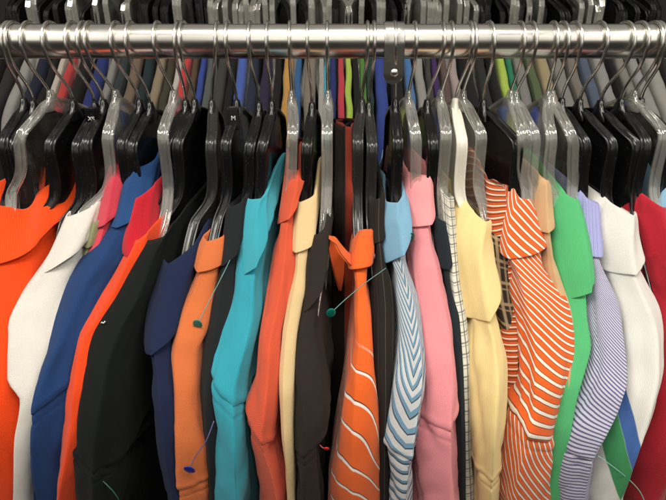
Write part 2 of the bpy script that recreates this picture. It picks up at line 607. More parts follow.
def garment(spec):
    sh = Shape(spec)
    seed = spec['seed']
    GARMENTS[spec['id']] = sh
    loc = (sh.X0, 0.0, RZ - 0.13)
    root = thing(spec.get('name', 'polo_shirt'), spec['label'], spec.get('cat', 'shirt'), loc, 'clothes hanging on the front rail')
    m, mc, ms = spec['mat'], spec.get('mat_collar', spec['mat']), spec.get('mat_sleeve', spec['mat'])
    has_c = 'collar' in spec
    py_top = spec['collar'][0] if has_c else spec['rows'][0][0]
    ztop = sh.z_at(py_top)
    seam = spec.get('seam')
    zs_seam = sh.z_at(seam) if seam else None
    rise = spec.get('rise', 0.012)
    zc = sh.z_at(spec['collar'][1]) if has_c else ztop - 0.03
    raise_of = lambda z: rise * (1 - sstep(0.0, 0.09, ztop - z))
    k = spec.get('slant', 0.0)
    kt = spec.get('top', 0.0); nd = spec.get('notch')
    u_cl = lambda u: 0.035 * math.tanh(u / 0.035)

    def rim(z, u):
        w = 1 - sstep(0.0, 0.05, ztop - z)
        d = kt * u_cl(u) * w
        if nd:
            d -= nd[1] * math.exp(-((u - nd[0]) / nd[2]) ** 2) * w
        return d
    seam_t = (lambda z, u: k * max(-0.03, min(0.03, u)) * math.exp(-((z - zs_seam) / 0.025) ** 2)) if seam else (lambda z, u: 0.0)
    tilt = lambda z, u: seam_t(z, u) + rim(z, u)
    fold = lambda z: lerp(0.30, 1.0, sstep(0.02, 0.14, ztop - z)) * spec.get('fold', 1.0) * 0.8
    # body
    zb = ztop - (0.006 if has_c else 0.0)
    zs = zlist(zb, -0.76)
    if seam:
        zs = sorted(set(zs + [zs_seam + d for d in (0.006, 0.003, 0.0012, -0.0006, -0.0024, -0.006)]), reverse=True)

    def off_b(i, z):
        o = 0.0
        if has_c:
            o -= 0.0036 * (1 - sstep(0.012, 0.03, zc - z))
        if seam:
            o += 0.0008 * math.exp(-((z - zs_seam - 0.0030) / 0.0025) ** 2)
            o -= 0.003 * sstep(0.0005, 0.005, zs_seam - z)
        return o
    s_of = (lambda z: 0.055 * sstep(0.0, 0.035, zs_seam - z)) if seam else None
    hwk = (lambda z: 1 - 0.40 * sstep(0.0, 0.03, zs_seam - z)) if seam else None
    rows, UV, vl = build_shell(sh, zs, seed, fold, off_b, s_of, hwk, raise_of=raise_of, tilt=tilt)
    if not has_c:          # turned-in neckline with a rib edge
        r0, _, _ = build_shell(sh, [ztop - 0.012, ztop - 0.002], seed, fold, lambda i, z: -0.0028, raise_of=raise_of, tilt=rim)
        n = len(rows[0])
        rows = r0 + rows
        UV = UV[:n] * 2 + UV
    V, Fc = loft(rows)
    mesh_obj('body', V, Fc, m, root, UV)
    # sleeve
    if seam:
        zs2 = [zs_seam + d for d in (0.004, 0.0015, -0.0005, -0.002, -0.004, -0.007, -0.0085, -0.0100, -0.0115, -0.013)] + zlist(zs_seam - 0.016, -0.56)
        off_s = lambda i, z: -0.0004 - 0.0007 * math.exp(-((zs_seam - z - 0.010) / 0.0012) ** 2) - 0.0030 * (1 - sstep(-0.0015, 0.004, zs_seam - z))
        rows, UV, _ = build_shell(sh, zs2, seed + 0.5, lambda z: 1.15 * spec.get('fold', 1.0), off_s, tilt=tilt,
                                  far_of=lambda z, s: lerp(0.07, 0.13, sstep(0, 0.1, zs_seam - z)))
        V, Fc = loft(rows)
        mesh_obj('sleeve', V, Fc, ms, root, UV)
    # collar: folded over, with its own thickness
    if has_c:
        seq = [(ztop - 0.020, -0.0045), (ztop - 0.010, -0.0040), (ztop - 0.003, -0.0032), (ztop + 0.0008, -0.0022),
               (ztop + 0.0014, -0.0010), (ztop + 0.0004, 0.0002), (ztop - 0.004, 0.0008)]
        z = ztop - 0.008
        while z > zc + 0.003:
            f = (ztop - z) / max(1e-4, ztop - zc)
            seq.append((z, 0.0008 + 0.0010 * f * spec.get('flare', 1.0))); z -= 0.004
        fl = 0.0018 + 0.0012 * (spec.get('flare', 1.0) - 1)
        seq += [(zc + 0.0008, fl), (zc, fl - 0.0003), (zc - 0.0002, fl - 0.0010), (zc + 0.001, fl - 0.0018), (zc + 0.006, fl - 0.0028)]
        rows, UV = [], []
        v = 0
        for i, (z, o) in enumerate(seq):
            if i:
                v += math.dist(seq[i], seq[i - 1]) * 1.25
            kc = spec.get('cslant', 0.30)
            wt = sstep(ztop, zc, z) if zc < ztop else 0
            wt = min(1, max(0, (ztop - z) / max(1e-4, ztop - zc)))
            r, u, _ = build_shell(sh, [z], seed, fold, lambda i_, z_: o, raise_of=lambda z_: raise_of(z_) + 0.008 * wt,
                                  tilt=lambda z_, u_: rim(z_, u_) + kc * wt * 0.045 * math.tanh(u_ / 0.045) + 0.003 * wt * noise.noise((u_ * 30, seed, 4)))
            rows += r
            UV += [(a[0], v) for a in u]
        V, Fc = loft(rows)
        mesh_obj('collar', V, Fc, mc, root, UV)
    return root, sh


def point_on(sh, px, py, lift=0.004):
    """a point just in front of the garment's near face at an image position"""
    z = sh.z_at(py); s = sh.s(z) + lift
    return Vector((X_of(px, s, z), -s, RZ + z))


# neck positions of the front-row hangers, in hanger order
def neckX(px, py=102):
    return X_of(px, 0.0, -0.064)


#  ring px, neck px, corner px, kind, arm (px, py) or None, garment id, label
HANG = [
    (1, 25, 3, 'black', None, 'orange_left', 'black plastic hanger cut off by the left edge, first hook on the chrome rail'),
    (5, 34, 12, 'black', (6, 200), 'orange_left', 'black plastic hanger directly left of the leftmost clear hanger'),
    (20, 53, 22, 'clear', (14, 202), 'orange_left', 'clear plastic hanger dropping into the bright orange polo at far left'),
    (42, 74, 50, 'black', (36, 224), 'orange_left', 'black plastic hanger on the right inside of the far left orange collar'),
    (65, 95, 77, 'black', (64, 222), 'white_left', 'black plastic hanger marked XS in white at its neck'),
    (77, 104, 87, 'black', (74, 222), 'white_left', 'black plastic hanger just right of the one marked XS'),
    (84, 118, 108, 'clear', (84, 222), 'olive', 'clear plastic hanger dropping into the olive collar behind the white polo'),
    (110, 140, 122, 'black', None, 'pinkred', 'black plastic hanger left of the royal blue polo holding the ribbed pink red shirt'),
    (125, 150, 132, 'black', None, 'blue', 'black plastic hanger holding the royal blue polo'),
    (153, 176, 163, 'clear', None, 'crimson', 'clear plastic hanger holding the crimson collared shirt'),
    (174, 186, 166, 'black', (151, 222), 'redtrim', 'black plastic hanger dropping into the orange red shirt beside the black shirt'),
    (179, 195, 178, 'black', (164, 222), 'black', 'black plastic hanger dropping into the large black shirt'),
    (215, 212, 211, 'smoke', (194, 224), 'navy', 'smoky dark hanger with wide arm dropping into the navy polo'),
    (225, 237, 226, 'black', (218, 222), 'salmon', 'black plastic hanger with a size block marked M on its neck'),
    (248, 259, 250, 'black', (246, 200), 'charcoal', 'black plastic hanger holding the charcoal polo left of the turquoise one'),
    (266, 272, 263, 'black', (260, 190), 'turq', 'black plastic hanger dropping into the turquoise polo'),
    (289, 292, 293, 'smokeclear', (291, 172), 'coral', 'cloudy clear hanger dropping into the coral shirt'),
    (307, 312, 307, 'black', (306, 196), 'cream', 'black plastic hanger dropping into the narrow cream polo'),
    (327, 328, 327, 'clear', (325, 230), 'brown', 'clear plastic hanger dropping into the dark brown polo'),
    (368, 362, 358, 'smoke', (358, 225), 'swoosh', 'dark hanger above the orange polo with white curved lines, left of two'),
    (375, 369, 372, 'smoke', (371, 210), 'espresso', 'dark hanger dropping into the espresso brown collar beside the light blue one'),
    (396, 395, 398, 'black', (396, 205), 'zigzag', 'black hanger whose hook crosses the steel bracket on the rail'),
    (417, 408, 415, 'clear', (416, 172), 'pink', 'clear plastic hanger dropping into the pink polo'),
    (445, 427, 433, 'black', (432, 180), 'slate', 'black plastic hanger between the pink polo and the white hanger'),
    (454, 440, 446, 'smokeclear', None, 'plaid', 'cloudy clear hanger just left of the white hanger'),
    (473, 455, 462, 'white', (471, 226), 'yellow', 'milky white plastic hanger dropping into the pale yellow polo'),
    (477, 462, 481, 'smokeclear', (485, 222), 'darkplaid', 'cloudy clear hanger just right of the white hanger'),
    (495, 483, 517, 'black', (514, 202), 'backstripe', 'broad black hanger left of the clear hangers over the orange striped polo'),
    (525, 509, 522, 'clear', (525, 200), 'striped', 'clear plastic hanger dropping into the orange and white striped polo'),
    (537, 514, 534, 'clear', (533, 200), 'tan', 'clear plastic hanger dropping into the tan collar'),
    (558, 546, 551, 'clear', (556, 210), 'green', 'clear plastic hanger dropping into the bright green polo'),
    (569, 550, 570, 'clear', (571, 190), 'lilac', 'clear plastic hanger dropping into the lilac striped polo'),
    (582, 561, 585, 'black', (582, 196), 'lilac', 'black plastic hanger between the lilac collar and the white right polo'),
    (608, 579, 612, 'black', (611, 215), 'whiteblock', 'black plastic hanger dropping into the white polo with blue and green panels'),
    (635, 600, 636, 'black', (636, 205), 'red', 'black plastic hanger dropping into the red polo at right'),
    (649, 620, 646, 'black', None, 'red', 'black plastic hanger just behind the one in the red polo'),
    (663, 631, 664, 'clear', None, 'skyright', 'clear plastic hanger at the right edge over the light blue shirt'),
    (667, 640, 674, 'black', None, 'skyright', 'black plastic hanger cut off by the right edge, last hook on the rail'),
]

OR = (0.74, 0.120, 0.018)
fb = fabric
STR = dict(per=0.0082, bands=[(0.10, 0.16, (0.06, 0.02, 0.01)), (0.16, 0.46, (0.78, 0.72, 0.62)), (0.46, 0.52, (0.06, 0.02, 0.01))])
LIL = dict(per=0.0034, wob=0.0015, bands=[(0.0, 0.42, (0.11, 0.12, 0.23))])

SPECS = [
    dict(id='orange_left', top=0.0, notch=(0.026, 0.010, 0.014), rise=0.03, X0=neckX(64), hb=0.030, rows=[(205, -24, 32), (240, -22, 36), (300, -20, 30), (340, -25, 24), (400, -30, 24), (450, -30, 28), (500, -30, 34)],
         collar=(206, 262), mat=fb('bright_orange_knit', (0.78, 0.058, 0.004)), mat_collar=fb('orange_rib', (0.80, 0.066, 0.004), weave='rib'),
         label='bright orange polo shirt with ribbed collar at the far left edge'),
    dict(id='white_left', cslant=0.35, X0=neckX(112), rows=[(216, 66, 98), (247, 51, 88), (270, 38, 80), (302, 18, 66), (327, 12, 58), (378, 14, 54), (401, 27, 50), (440, 22, 40), (500, 20, 34)],
         collar=(216, 268), mat=fb('off_white_knit', (0.68, 0.645, 0.59)), label='off white polo shirt between the bright orange and royal blue ones'),
    dict(id='olive', top=0.1, cslant=0.0, fold=0.3, X0=neckX(124), soff=-0.035, rows=[(222, 86, 110), (250, 78, 102), (300, 72, 92), (400, 52, 72), (500, 48, 68)],
         collar=(222, 245), mat=fb('olive_knit', (0.25, 0.25, 0.13)), label='olive green polo mostly hidden behind the off white one'),
    dict(id='pinkred', X0=neckX(140), soff=-0.02, rows=[(168, 109, 130), (215, 98, 122), (260, 85, 108), (340, 50, 84), (500, 48, 74)],
         collar=(168, 225), mat=fb('pink_red_rib', (0.62, 0.05, 0.08), weave='rib'), label='pink red ribbed collar shirt peeking out left of the royal blue polo'),
    dict(id='blue', cslant=0.3, top=0.12, X0=neckX(152), rows=[(168, 132, 158), (180, 123, 156), (222, 110, 146), (254, 89, 134), (282, 70, 116), (340, 48, 92), (398, 29, 74), (455, 31, 72), (500, 36, 74)],
         collar=(167, 224), seam=400, slant=0.25, mat=fb('royal_blue_knit', (0.014, 0.045, 0.145), heather=0.14), mat_collar=fb('royal_blue_rib', (0.020, 0.068, 0.20), weave='rib'),
         label='royal blue polo shirt between off white and red shirts'),
    dict(id='crimson', X0=neckX(172), soff=-0.004, cslant=0.1, rows=[(195, 131, 158), (241, 121, 150), (257, 124, 150), (300, 116, 136), (340, 100, 122), (500, 84, 104)],
         collar=(196, 252), mat=fb('crimson_knit', (0.52, 0.012, 0.026), weave='rib'), label='crimson collared shirt in front of the royal blue polo'),
    dict(id='redtrim', X0=neckX(186), name='t_shirt', rows=[(238, 136, 152), (250, 128, 150), (260, 121, 148), (272, 117, 142), (314, 93, 124), (340, 78, 112), (372, 73, 106), (404, 70, 100), (436, 67, 98), (500, 58, 88)],
         mat=fb('orange_red_knit', (0.78, 0.062, 0.010), weave='plain'), label='orange red shirt showing as a thin strip along the black shirt'),
    dict(id='black', soff=0.010, X0=neckX(195), rows=[(240, 142, 175), (260, 127, 165), (298, 112, 152), (334, 90, 135), (378, 83, 122), (440, 78, 118), (500, 78, 122)],
         seam=462, slant=-0.3, hb=0.012, rise=0.022, mat=fb('black_jersey', (0.0055, 0.0075, 0.007), weave='plain', sheen=0.10), label='large black shirt with a tiny white mark, left of centre'),
    dict(id='navy', cslant=0.35, X0=neckX(212), rows=[(262, 160, 196), (279, 155, 194), (308, 148, 186), (340, 145, 178), (353, 147, 176), (388, 152, 180), (420, 155, 182), (474, 163, 188), (500, 168, 192)],
         collar=(262, 350), rise=0.02, mat=fb('navy_knit', (0.011, 0.018, 0.055), heather=0.16), label='navy polo shirt between the black and salmon orange shirts'),
    dict(id='salmon', cslant=0.02, top=0.05, rise=0.004, X0=neckX(237), rows=[(242, 203, 227), (250, 199, 227), (276, 193, 222), (314, 179, 214), (340, 174, 208), (359, 172, 200), (404, 176, 198), (430, 176, 202), (452, 176, 208), (500, 179, 211)],
         collar=(242, 270), seam=486, mat=fb('salmon_orange_knit', (0.62, 0.155, 0.045), heather=0.16), label='salmon orange polo with blue and teal tag pins beside the navy one'),
    dict(id='charcoal', cslant=0.5, X0=neckX(257), soff=-0.008, rows=[(207, 228, 246), (250, 222, 240), (308, 211, 236), (340, 206, 230), (404, 201, 224), (460, 206, 228), (500, 209, 230)],
         collar=(207, 262), mat=fb('charcoal_knit', (0.013, 0.015, 0.017)), label='charcoal polo squeezed between salmon orange and turquoise polos'),
    dict(id='turq', cslant=0.75, X0=neckX(274), rows=[(200, 246, 270), (206, 242, 268), (228, 238, 266), (262, 234, 268), (286, 230, 266), (308, 229, 264), (340, 221, 258), (359, 217, 252), (388, 212, 246), (420, 211, 246), (500, 211, 252)],
         collar=(200, 270), seam=396, slant=-0.45, rise=0.016, mat=fb('turquoise_jersey', (0.030, 0.31, 0.40), weave='plain', heather=0.16), mat_collar=fb('turquoise_rib', (0.042, 0.39, 0.49), weave='diag'), label='turquoise polo shirt with ribbed collar'),
    dict(id='coral', cslant=0.6, top=0.12, X0=neckX(293), rows=[(172, 286, 304), (186, 284, 304), (222, 278, 297), (270, 272, 296), (308, 266, 290), (340, 260, 283), (388, 256, 280), (417, 250, 278), (430, 247, 276), (446, 250, 277), (474, 258, 283), (500, 262, 287)],
         collar=(172, 219), seam=436, slant=-0.5, mat=fb('coral_knit', (0.64, 0.090, 0.038)), label='coral orange polo between turquoise and cream polos'),
    dict(id='cream', cslant=0.12, X0=neckX(312), rows=[(202, 296, 317), (244, 293, 314), (286, 291, 308), (308, 288, 303), (340, 283, 298), (388, 280, 295), (436, 282, 294), (468, 285, 295), (500, 288, 296)],
         collar=(202, 250), mat=fb('cream_knit', (0.68, 0.50, 0.26)), label='narrow cream polo between coral and dark brown polos'),
    dict(id='brown', cslant=0.75, X0=neckX(329), rows=[(236, 310, 327), (250, 304, 328), (273, 301, 327), (308, 299, 322), (340, 295, 318), (372, 294, 320), (404, 293, 326), (423, 293, 330), (442, 294, 326), (462, 296, 322), (500, 295, 322)],
         collar=(235, 306), seam=450, slant=0.35, mat=fb('dark_brown_knit', (0.024, 0.018, 0.015), heather=0.2), label='dark brown polo right of the narrow cream one'),
    dict(id='umber', rise=0.0, top=0.0, fold=0.25, X0=neckX(341), soff=-0.12, hb=0.006, rows=[(116, 336, 345), (170, 335, 345), (230, 334, 345), (500, 330, 344)],
         mat=fb('umber_cotton', (0.010, 0.006, 0.005), weave='plain'), label='dark umber shirt hanging deep in the gap right of the dark brown polo'),
    dict(id='rust', rise=0.0, top=0.0, fold=0.25, X0=neckX(348), soff=-0.12, hb=0.005, rows=[(118, 345, 352), (170, 345, 353), (230, 344, 354), (500, 344, 356)],
         mat=fb('rust_cotton', (0.24, 0.030, 0.012), weave='plain'), label='rust orange shirt hanging deep in the gap behind the splayed orange collar'),
    dict(id='swoosh', cslant=0.1, fold=0.45, crease=0.5, top=0.02, rise=-0.022, rexp=0.55, X0=neckX(362), rows=[(229, 360, 373), (233, 356, 373), (250, 352, 373), (268, 350, 371), (292, 352, 370), (318, 354, 371), (340, 355, 372), (378, 350, 374), (410, 345, 378), (452, 339, 381), (475, 333, 383), (500, 328, 383)],
         collar=(230, 268), mat=fb('orange_curves', OR, pat_swoosh, weave='plain'), mat_collar=fb('swoosh_collar_knit', (0.78, 0.125, 0.020), weave='plain'), label='orange polo with curved white lines and a splayed collar'),
    dict(id='espresso', X0=neckX(371), soff=-0.012, rows=[(200, 372, 384), (228, 373, 382), (260, 374, 386), (308, 374, 394), (340, 373, 395), (410, 376, 392), (445, 378, 388), (500, 378, 388)],
         collar=(200, 240), mat=fb('espresso_lines', (0.016, 0.012, 0.010), pat_lines, weave='plain', p=dict(line=(0.07, 0.06, 0.05), per=0.009)), label='espresso brown shirt with faint lines between orange and zigzag polos'),
    dict(id='zigzag', cslant=0.7, X0=neckX(395), rows=[(203, 384, 404), (218, 378, 405), (228, 379, 407), (250, 381, 409), (263, 387, 409), (286, 393, 414), (314, 397, 419), (340, 399, 422), (372, 396, 425), (404, 393, 424), (436, 388, 420), (465, 383, 417), (500, 383, 415)],
         collar=(203, 256), seam=452, mat=fb('zigzag_knit', (0.6, 0.6, 0.6), pat_chevron, weave='plain'),
         mat_sleeve=fb('band_knit', (0.62, 0.64, 0.66), pat_stripes, weave='plain', p=dict(per=0.0105, ka=0.25, k=0.3, bands=[(0.1, 0.5, (0.13, 0.24, 0.36)), (0.36, 0.52, (0.035, 0.06, 0.09))])),
         mat_collar=fb('light_blue_rib', (0.20, 0.40, 0.56)), label='light blue and white zigzag polo with plain blue collar'),
    dict(id='pink', cslant=0.3, top=0.0, X0=neckX(408), rows=[(178, 405, 432), (205, 406, 432), (228, 407, 433), (244, 410, 435), (286, 415, 444), (308, 417, 450), (340, 422, 456), (388, 424, 460), (426, 420, 461), (462, 416, 465), (500, 414, 466)],
         collar=(177, 226), seam=424, slant=0.15, mat=fb('pink_knit', (0.78, 0.27, 0.30)), mat_collar=fb('pink_rib', (0.84, 0.31, 0.33)), label='pink polo shirt right of the zigzag one'),
    dict(id='slate', cslant=0.2, X0=neckX(427), soff=-0.012, rows=[(221, 432, 447), (244, 436, 449), (270, 440, 449), (324, 446, 458), (400, 452, 462), (500, 455, 464)],
         collar=(221, 268), mat=fb('dark_slate_knit', (0.013, 0.019, 0.024)), label='dark slate collar peeking out right of the pink polo'),
    dict(id='plaid', X0=neckX(440), soff=-0.018, name='button_shirt', rows=[(196, 439, 453), (244, 444, 456), (273, 447, 457), (324, 452, 465), (372, 456, 469), (436, 458, 469), (500, 460, 472)],
         mat=fb('plaid_cotton', (0.66, 0.64, 0.55), pat_plaid, weave='plain', p=dict(line=(0.10, 0.11, 0.10), per=0.010)), label='white and grey plaid shirt between dark slate and pale yellow'),
    dict(id='yellow', cslant=0.42, X0=neckX(455), rows=[(222, 470, 492), (240, 458, 493), (254, 455, 494), (276, 458, 495), (305, 462, 499), (319, 466, 500), (340, 470, 506), (382, 470, 510), (430, 471, 507), (468, 474, 502), (500, 476, 498)],
         collar=(221, 314), seam=476, mat=fb('pale_yellow_knit', (0.80, 0.62, 0.28), weave='plain', heather=0.06), label='pale yellow polo shirt on the white hanger'),
    dict(id='darkplaid', X0=neckX(466), soff=-0.03, name='button_shirt', rows=[(236, 486, 506), (300, 492, 512), (340, 500, 518), (400, 500, 520), (500, 492, 512)],
         mat=fb('dark_plaid_cotton', (0.030, 0.022, 0.018), pat_plaid, weave='plain', p=dict(line=(0.40, 0.28, 0.16), per=0.022)), label='dark brown plaid shirt behind the pale yellow polo'),
    dict(id='backstripe', X0=neckX(484), soff=-0.03, rows=[(188, 484, 504), (238, 489, 506), (300, 500, 516), (500, 500, 520)],
         collar=(188, 236), mat=fb('fine_orange_stripes', (0.50, 0.09, 0.02), pat_stripes, weave='plain', p=dict(per=0.0055, k=0.3, bands=[(0.1, 0.3, (0.75, 0.68, 0.58)), (0.5, 0.62, (0.05, 0.02, 0.01))])),
         label='narrow dark orange fine striped collar behind the big striped polo'),
    dict(id='striped', cslant=0.15, X0=neckX(509), rows=[(203, 512, 530), (215, 504, 538), (238, 499, 545), (257, 499, 547), (276, 507, 550), (308, 513, 570), (337, 520, 576), (359, 522, 578), (398, 522, 571), (417, 520, 566), (436, 512, 562), (458, 505, 555), (500, 496, 550)],
         collar=(202, 256), seam=440, slant=-0.5, mat=fb('orange_white_stripes', OR, pat_stripes, weave='plain', p=dict(STR, k=-1.7, k2=0.85, va=0.06, vb=0.32, per=0.0092)),
         mat_collar=fb('orange_white_collar_stripes', OR, pat_stripes, weave='plain', p=dict(STR, k=-0.8)),
         mat_sleeve=fb('orange_white_sleeve_stripes', OR, pat_stripes, weave='plain', p=dict(STR, k=-1.5, per=0.0090)),
         label='orange polo with white diagonal stripes'),
    dict(id='tan', X0=neckX(518), soff=-0.015, rows=[(182, 534, 548), (222, 536, 549), (260, 542, 552), (340, 555, 575), (500, 535, 555)],
         collar=(182, 232), mat=fb('tan_cotton', (0.60, 0.38, 0.20), weave='plain'), label='tan collar peeking out between striped orange and green polos'),
    dict(id='green', cslant=0.5, X0=neckX(546), soff=-0.008, rows=[(202, 560, 576), (222, 554, 584), (263, 556, 586), (285, 560, 587), (300, 562, 588), (340, 566, 589), (372, 560, 582), (404, 552, 573), (500, 535, 560)],
         collar=(201, 296), rise=0.02, mat=fb('bright_green_knit', (0.085, 0.43, 0.165), weave='plain'), label='bright green polo between orange striped and lilac polos'),
    dict(id='lilac', X0=neckX(555), rows=[(206, 580, 597), (257, 584, 598), (282, 588, 608), (314, 594, 618), (340, 594, 622), (372, 592, 626), (404, 584, 618), (433, 568, 605), (457, 562, 592), (500, 552, 587)],
         collar=(204, 256), seam=456, rise=0.018, mat=fb('lilac_navy_stripes', (0.56, 0.54, 0.66), pat_stripes, weave='plain', p=dict(LIL, k=-1.6, k2=0.7, va=0.06, vb=0.32)),
         mat_sleeve=fb('lilac_sleeve_stripes', (0.52, 0.50, 0.62), pat_stripes, weave='plain', p=dict(LIL, k=0.25)),
         mat_collar=fb('lilac_pinstripe', (0.36, 0.37, 0.66), pat_lines, weave='rib', p=dict(line=(0.12, 0.13, 0.32), per=0.0034)), label='lilac polo with narrow navy stripes'),
    dict(id='whiteblock', cslant=0.3, X0=neckX(579), rows=[(216, 606, 638), (241, 600, 639), (266, 604, 641), (292, 610, 653), (314, 618, 661), (340, 624, 664), (366, 624, 664), (404, 614, 656), (433, 604, 646), (458, 596, 637), (500, 584, 621)],
         collar=(214, 270), mat=fb('white_block_knit', (0.69, 0.675, 0.63), pat_blocks, weave='plain', heather=0.05, p=dict(v0=0.10, b0=0.005, b1=0.021, g0=-0.020, v1=0.185, v2=0.27)),
         mat_collar=fb('white_rib', (0.70, 0.68, 0.63)), label='white polo with blue and green panels at right'),
    dict(id='red', cslant=0.5, X0=neckX(604), rows=[(210, 640, 676), (260, 650, 690), (287, 653, 695), (310, 662, 705), (372, 664, 706), (404, 656, 700), (439, 646, 690), (500, 622, 668)],
         collar=(208, 284), mat=fb('red_knit', (0.36, 0.011, 0.023)), mat_collar=fb('red_collar_knit', (0.46, 0.014, 0.030)), label='red polo shirt cut off by the right edge'),
    dict(id='skyright', X0=neckX(636), soff=-0.02, name='button_shirt', rows=[(182, 664, 690), (210, 655, 690), (300, 690, 720), (500, 662, 700)],
         collar=(182, 240), mat=fb('sky_blue_cotton', (0.26, 0.46, 0.62), weave='plain'), label='light blue shirt behind the red polo at the right edge'),
]
for i, sp in enumerate(SPECS):
    sp['seed'] = 1.7 + i * 3.37
    xm = 0.5 * (sp['rows'][0][1] + sp['rows'][0][2])
    sp.setdefault('top', 0.28 if xm < 340 else (0.25 if xm < 410 else -0.28))
    garment(sp)

# the splayed collar wing of the orange polo with white lines
def ribbon(name, pts_a, pts_b, thick, mat, parent, nu=28, nv=10):
    """sheet between two space curves, given a thickness"""
    def curve(pts, t):
        n = len(pts)
        ts = [i / (n - 1) for i in range(n)]
        return Vector([pchip(ts, [p[k] for p in pts])(t) for k in range(3)])
    grid = []
    for i in range(nu):
        a, b = curve(pts_a, i / (nu - 1)), curve(pts_b, i / (nu - 1))
        grid.append([a.lerp(b, j / (nv - 1)) for j in range(nv)])
    V, UV, Fc = [], [], []
    for side in (0, 1):
        for i in range(nu):
            for j in range(nv):
                du = grid[min(i + 1, nu - 1)][j] - grid[max(i - 1, 0)][j]
                dv = grid[i][min(j + 1, nv - 1)] - grid[i][max(j - 1, 0)]
                nn = du.cross(dv).normalized()
                V.append(grid[i][j] + nn * (thick * (0.5 - side)))
                UV.append((i * 0.004, j * 0.004))
    o = nu * nv
    for i in range(nu - 1):
        for j in range(nv - 1):
            a = i * nv + j
            Fc.append((a, a + nv, a + nv + 1, a + 1))
            Fc.append((o + a, o + a + 1, o + a + nv + 1, o + a + nv))
    edge = [i * nv for i in range(nu)] + [(nu - 1) * nv + j for j in range(1, nv)] + [i * nv + nv - 1 for i in range(nu - 2, -1, -1)] + [j for j in range(nv - 2, 0, -1)]
    for k in range(len(edge)):
        a, b = edge[k], edge[(k + 1) % len(edge)]
        Fc.append((a, b, b + o, a + o))
    me = mesh_obj(name, V, Fc, mat, parent, UV)
    return me


def obj_named(label_id):
    for o in bpy.data.objects:
        if o.get('label') == next(s['label'] for s in SPECS if s['id'] == label_id):
            return o


def P(px, py, s):
    """point on the ray of an image position at s metres in front of the rail"""
    a = math.atan((py - CY) / F) + PITCH
    z = CH - (DH - s) * math.tan(a)
    return Vector((X_of(px, s, z), -s, RZ + z))


sw = obj_named('swoosh')
M_SW = next(s for s in SPECS if s['id'] == 'swoosh')['mat_collar']
wing_top = [P(329.5, 236, 0.110), P(334, 237, 0.114), P(340, 244, 0.117), P(346, 251, 0.119), P(352, 255, 0.114), P(357, 258, 0.106)]
wing_low = [P(329.0, 239, 0.114), P(334, 243, 0.122), P(340, 253, 0.128), P(347, 262, 0.131), P(353, 267, 0.124), P(358, 268, 0.112)]
ribbon('collar_wing', wing_top, wing_low, 0.0020, M_SW, sw)
in_left = [P(329.3, 237, 0.105), P(328.3, 246, 0.103), P(330.5, 259, 0.104), P(334, 273, 0.106), P(339.5, 290, 0.108)]
in_right = [P(331, 238, 0.103), P(337, 247, 0.098), P(344, 258, 0.096), P(343.5, 272, 0.099), P(340.5, 291, 0.106)]
ribbon('collar_wing', in_left, in_right, 0.0020, M_SW, sw)

# ------------------------------------------------------------------ hangers of the front rail
HPATH = [(0.0, -0.070), (0.010, -0.0715), (0.030, -0.0795), (0.048, -0.0872), (0.0550, -0.0912), (0.0582, -0.0985), (0.0590, -0.112), (0.0600, -0.128), (0.0630, -0.145),
         (0.0720, -0.161), (0.095, -0.181), (0.123, -0.2035), (0.152, -0.226), (0.172, -0.242), (0.180, -0.250)]


def dense(path, n):
    L = [0]
    for a, b in zip(path, path[1:]):
        L.append(L[-1] + math.dist(a, b))
    fs, fz = pchip(L, [p[0] for p in path]), pchip(L, [p[1] for p in path])
    return [(fs(L[-1] * i / (n - 1)), fz(L[-1] * i / (n - 1))) for i in range(n)]


